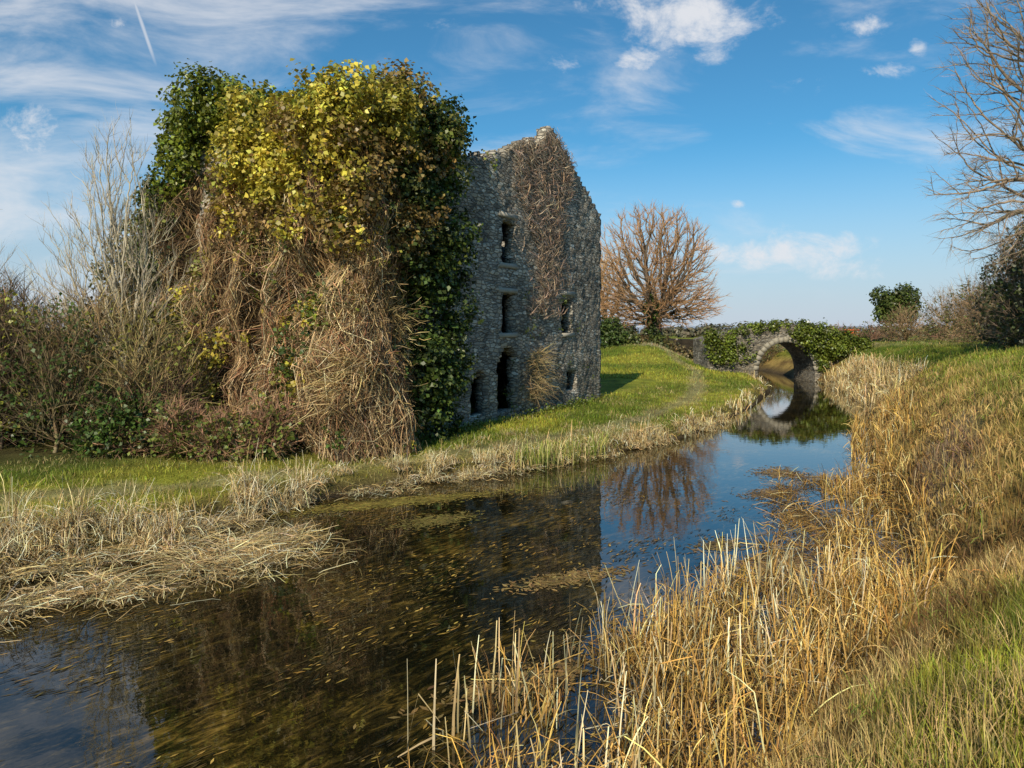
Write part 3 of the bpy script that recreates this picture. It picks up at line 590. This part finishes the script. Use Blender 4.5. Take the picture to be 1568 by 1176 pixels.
def lmat(n,A,B,sd_,thr,h=.7,w=.018):
    q=rng.random(n);A=np.array(A);B=np.array(B);d=(B-A)/np.hypot(*(B-A));o=rng.normal(size=n)*sd_
    x=A[0]+(B-A)[0]*q+d[1]*o;y=A[1]+(B-A)[1]*q-d[0]*o;m=(fbm(x*.9,y*.9,2)>thr)&(x>xl(y)-.3);x=x[m];y=y[m];n=len(x)
    reeds(rd,x,y,np.full(n,.01)+rng.random(n)*.10,h*rng.uniform(.4,1.2,n),w,pal(PALE,[3,4,2,2],n),thm=1.1,th0=.35,curv=.5,kink=.2)
lmat(8000,(-9.3,8.6),(-3.7,14.0),.55,.40);lmat(3500,(-8.5,12),(-5.6,15.2),.5,.3);lmat(1500,(-4,17.6),(3,23.5),.3,.42,.5)
rd.build('reed_tussocks',M_dry)
fi=Bag()
for k in range(24):
    cx=(0.2+rng.uniform(0,3.2));cy=float(np.interp(cx,LE[:,0],LE[:,1]))-rng.uniform(-.25,.35);n=26
    xx=cx+rng.normal(size=n)*.12;yy_=cy+rng.normal(size=n)*.12
    reeds(fi,xx,yy_,np.full(n,.0),rng.uniform(.4,.9,n),.03,pal([(.28,.34,.06),(.46,.44,.12),(.70,.58,.28)],[3,2,1.5],n),th0=.16,curv=.2,kink=.08)
fi.build('flag_iris',M_grass)
fw=Bag()
def floaters(x,y,cols,L_=.07,asp=.25,a0=math.radians(48),sp=.35):
    n=len(x);m=(x>xl(y)+.05)&(x<xr(y)-.05);x=x[m];y=y[m];cols=cols[m];n=len(x);a=a0+rng.normal(size=n)*sp;l=L_*rng.uniform(.4,1.7,n)
    d=np.stack([np.cos(a),np.sin(a),0*a],-1);s=np.stack([-np.sin(a),np.cos(a),0*a],-1);c=np.stack([x,y,.004+.008*rng.random(n)],-1)
    P=np.stack([c-d*l[:,None]*.5,c,c+d*l[:,None]*.5],1);W=l[:,None]*asp*np.array([.25,1,.15]);ribbons(fw,P,W,s,cols)
WC=[(.15,.10,.024),(.07,.05,.014),(.42,.25,.05),(.025,.022,.009)]
n=32000;y=rng.uniform(4.5,19,n);x=rng.uniform(-7,7,n);k=fbm(x*.8+4,y*.8,3)+.06*rng.normal(size=n)>.52;x=x[k];y=y[k];floaters(x,y,pal(WC,[3,4,1.5,3.5],len(x)),.11,.13,sp=.28)
n=1100;y=rng.uniform(5.5,14,n);x=rng.uniform(-5,3,n);k=fbm(x*.8+4,y*.8,3)>.46;x=x[k];y=y[k];n=len(x);floaters(x,y,pal([(.58,.38,.09),(.40,.25,.05)],[1,1],n),.07,.3)
for (cx,cy,rx,ry,n,c) in [(-2.7,17.3,2.4,.45,3500,(.26,.20,.045)),(-1.6,15.6,.8,.5,900,(.19,.15,.04)),(6.6,18.3,.8,.5,900,(.26,.16,.06)),(7.6,21,.7,.7,800,(.28,.18,.07)),(4.6,12.6,.9,.6,1300,(.26,.16,.06)),(.9,11.9,1.,.35,700,(.28,.18,.06)),(3.9,13.8,.5,.4,400,(.22,.15,.05)),(6.3,16.,.5,.6,500,(.24,.16,.06)),(.2,8.4,.9,.35,700,(.24,.15,.05)),(2.,9.6,.8,.5,900,(.28,.18,.06))]:
    x=cx+rng.normal(size=n)*rx*.5;y=cy+rng.normal(size=n)*ry*.5+ (x-cx)*.45;floaters(x,y,vary(c,n,.3),.09,.35,sp=1.5)
fw.build('floating_weed',M_dry)
# ------------------------------------------------------------------ light, sky
el=math.radians(34);az=math.atan2(-.34,-.940)
sd=np.array([math.sin(az)*math.cos(el),math.cos(az)*math.cos(el),math.sin(el)])
sun=bpy.data.lights.new('sun','SUN');sun.energy=5.0;sun.angle=math.radians(.5);sun.color=(1,.89,.68);so=bpy.data.objects.new('sun',sun);S.collection.objects.link(so)
from mathutils import Vector
so.rotation_euler=Vector(sd).to_track_quat('Z','Y').to_euler()
w=bpy.data.worlds.new('World');S.world=w;w.use_nodes=True;nt=w.node_tree;L=nt.links
bg=nt.nodes['Background'];bg.inputs[1].default_value=.115
sky=N(nt,'ShaderNodeTexSky',sky_type='NISHITA',sun_disc=False);sky.sun_elevation=el;sky.sun_rotation=az%(2*math.pi);sky.air_density=1.0;sky.dust_density=.4;sky.ozone_density=1.5
tc=N(nt,'ShaderNodeTexCoord');sx=N(nt,'ShaderNodeSeparateXYZ');L.new(tc.outputs['Generated'],sx.inputs[0])
def M(op,a,b=None,c=None,clamp=False):
    n=N(nt,'ShaderNodeMath',operation=op);n.use_clamp=clamp
    for i,v in enumerate((a,b,c)):
        if v is None: continue
        if isinstance(v,(int,float)): n.inputs[i].default_value=v
        else: L.new(v,n.inputs[i])
    return n.outputs[0]
def MR(v,a,b,c=0.,d=1.):
    n=N(nt,'ShaderNodeMapRange',interpolation_type='SMOOTHSTEP');L.new(v,n.inputs[0])
    for i,x in enumerate((a,b,c,d)): n.inputs[i+1].default_value=x
    return n.outputs[0]
yc=M('MAXIMUM',sx.outputs[1],.05);u=M('DIVIDE',sx.outputs[0],yc);v=M('DIVIDE',sx.outputs[2],yc)
cv=N(nt,'ShaderNodeCombineXYZ');L.new(u,cv.inputs[0]);L.new(v,cv.inputs[1])
def noise(scale,sxy,rot,det,rough,dist=0,off=(0,0,0)):
    mp=N(nt,'ShaderNodeMapping');mp.inputs['Rotation'].default_value=(0,0,rot);mp.inputs['Scale'].default_value=(*sxy,1);mp.inputs['Location'].default_value=off;L.new(cv.outputs[0],mp.inputs[0])
    n=N(nt,'ShaderNodeTexNoise');n.inputs['Scale'].default_value=scale;n.inputs['Detail'].default_value=det;n.inputs['Roughness'].default_value=rough;n.inputs['Distortion'].default_value=dist;L.new(mp.outputs[0],n.inputs[0]);return n.outputs[0]
ci=noise(3.2,(1,3.4),.35,10,.6,.5,(2,1,0));pf=noise(13,(1,1.4),0,10,.66,.25)
left=MR(u,.35,-.65,0,.15)
cirrus=M('MULTIPLY',MR(M('ADD',ci,left),.50,.85),.72)
tot=None
for (px,py,rx,ry,a) in [(1050,20,180,85,1),(975,92,60,36,.9),(1320,40,60,36,.75),(1405,70,26,22,.8),(1345,105,60,26,.65),(1132,313,20,13,.9),(1190,385,190,45,1),(1300,410,120,32,.7),(930,10,90,30,.7),(180,35,40,20,.6),(870,100,60,30,.55),(110,410,60,25,.7),(60,200,250,60,.6),(60,330,200,60,.6),(1240,130,60,25,.45),(1085,85,50,30,.75),(700,40,80,30,.5)]:
    cu_,cvv=(px-784)/1120,(510-py)/1120
    d=M('SQRT',M('ADD',M('POWER',M('ABSOLUTE',M('MULTIPLY',M('SUBTRACT',u,cu_),1120/rx)),2),M('POWER',M('ABSOLUTE',M('MULTIPLY',M('SUBTRACT',v,cvv),1120/ry)),2)))
    b_=MR(d,1.3,.0,0,a);tot=b_ if tot is None else M('MAXIMUM',tot,b_)
puff=MR(M('ADD',M('MULTIPLY',tot,.40),pf),.64,.98)
puff=M('MULTIPLY',puff,MR(tot,0.02,.3))
ld=M('ABSOLUTE',M('ADD',M('ADD',u,.517),M('MULTIPLY',M('SUBTRACT',v,.455),.34)))
con=M('MULTIPLY',MR(ld,.005,.0),MR(v,.35,.40,0,.65))
fac=M('MAXIMUM',M('MAXIMUM',cirrus,M('MULTIPLY',puff,.92)),con)
fac=M('MULTIPLY',fac,MR(sx.outputs[1],.05,.25))
fac=M('MINIMUM',fac,.95)
hsv=N(nt,'ShaderNodeVectorMath',operation='MULTIPLY');hsv.inputs[1].default_value=(.36,.84,1.02);L.new(sky.outputs[0],hsv.inputs[0])
hz=N(nt,'ShaderNodeMix',data_type='RGBA');hz.inputs[7].default_value=(4.9,5.3,6.2,1);L.new(MR(sx.outputs[2],.26,-.02,0,.95),hz.inputs[0]);L.new(hsv.outputs[0],hz.inputs[6])
mx=N(nt,'ShaderNodeMix',data_type='RGBA');mx.inputs[7].default_value=(6.9,7.0,7.3,1);L.new(fac,mx.inputs[0]);L.new(hz.outputs[2],mx.inputs[6]);L.new(mx.outputs[2],bg.inputs[0])
cam=bpy.data.cameras.new('camera');cam.lens=25.71;cam.sensor_width=36;cam.shift_y=-78/1568;cam.clip_end=9000;cam.clip_start=.1
co=bpy.data.objects.new('camera',cam);S.collection.objects.link(co);co.location=(0,0,4);co.rotation_euler=(math.pi/2,0,0);S.camera=co
S.view_settings.view_transform='Standard';S.view_settings.look='None';S.view_settings.exposure=0
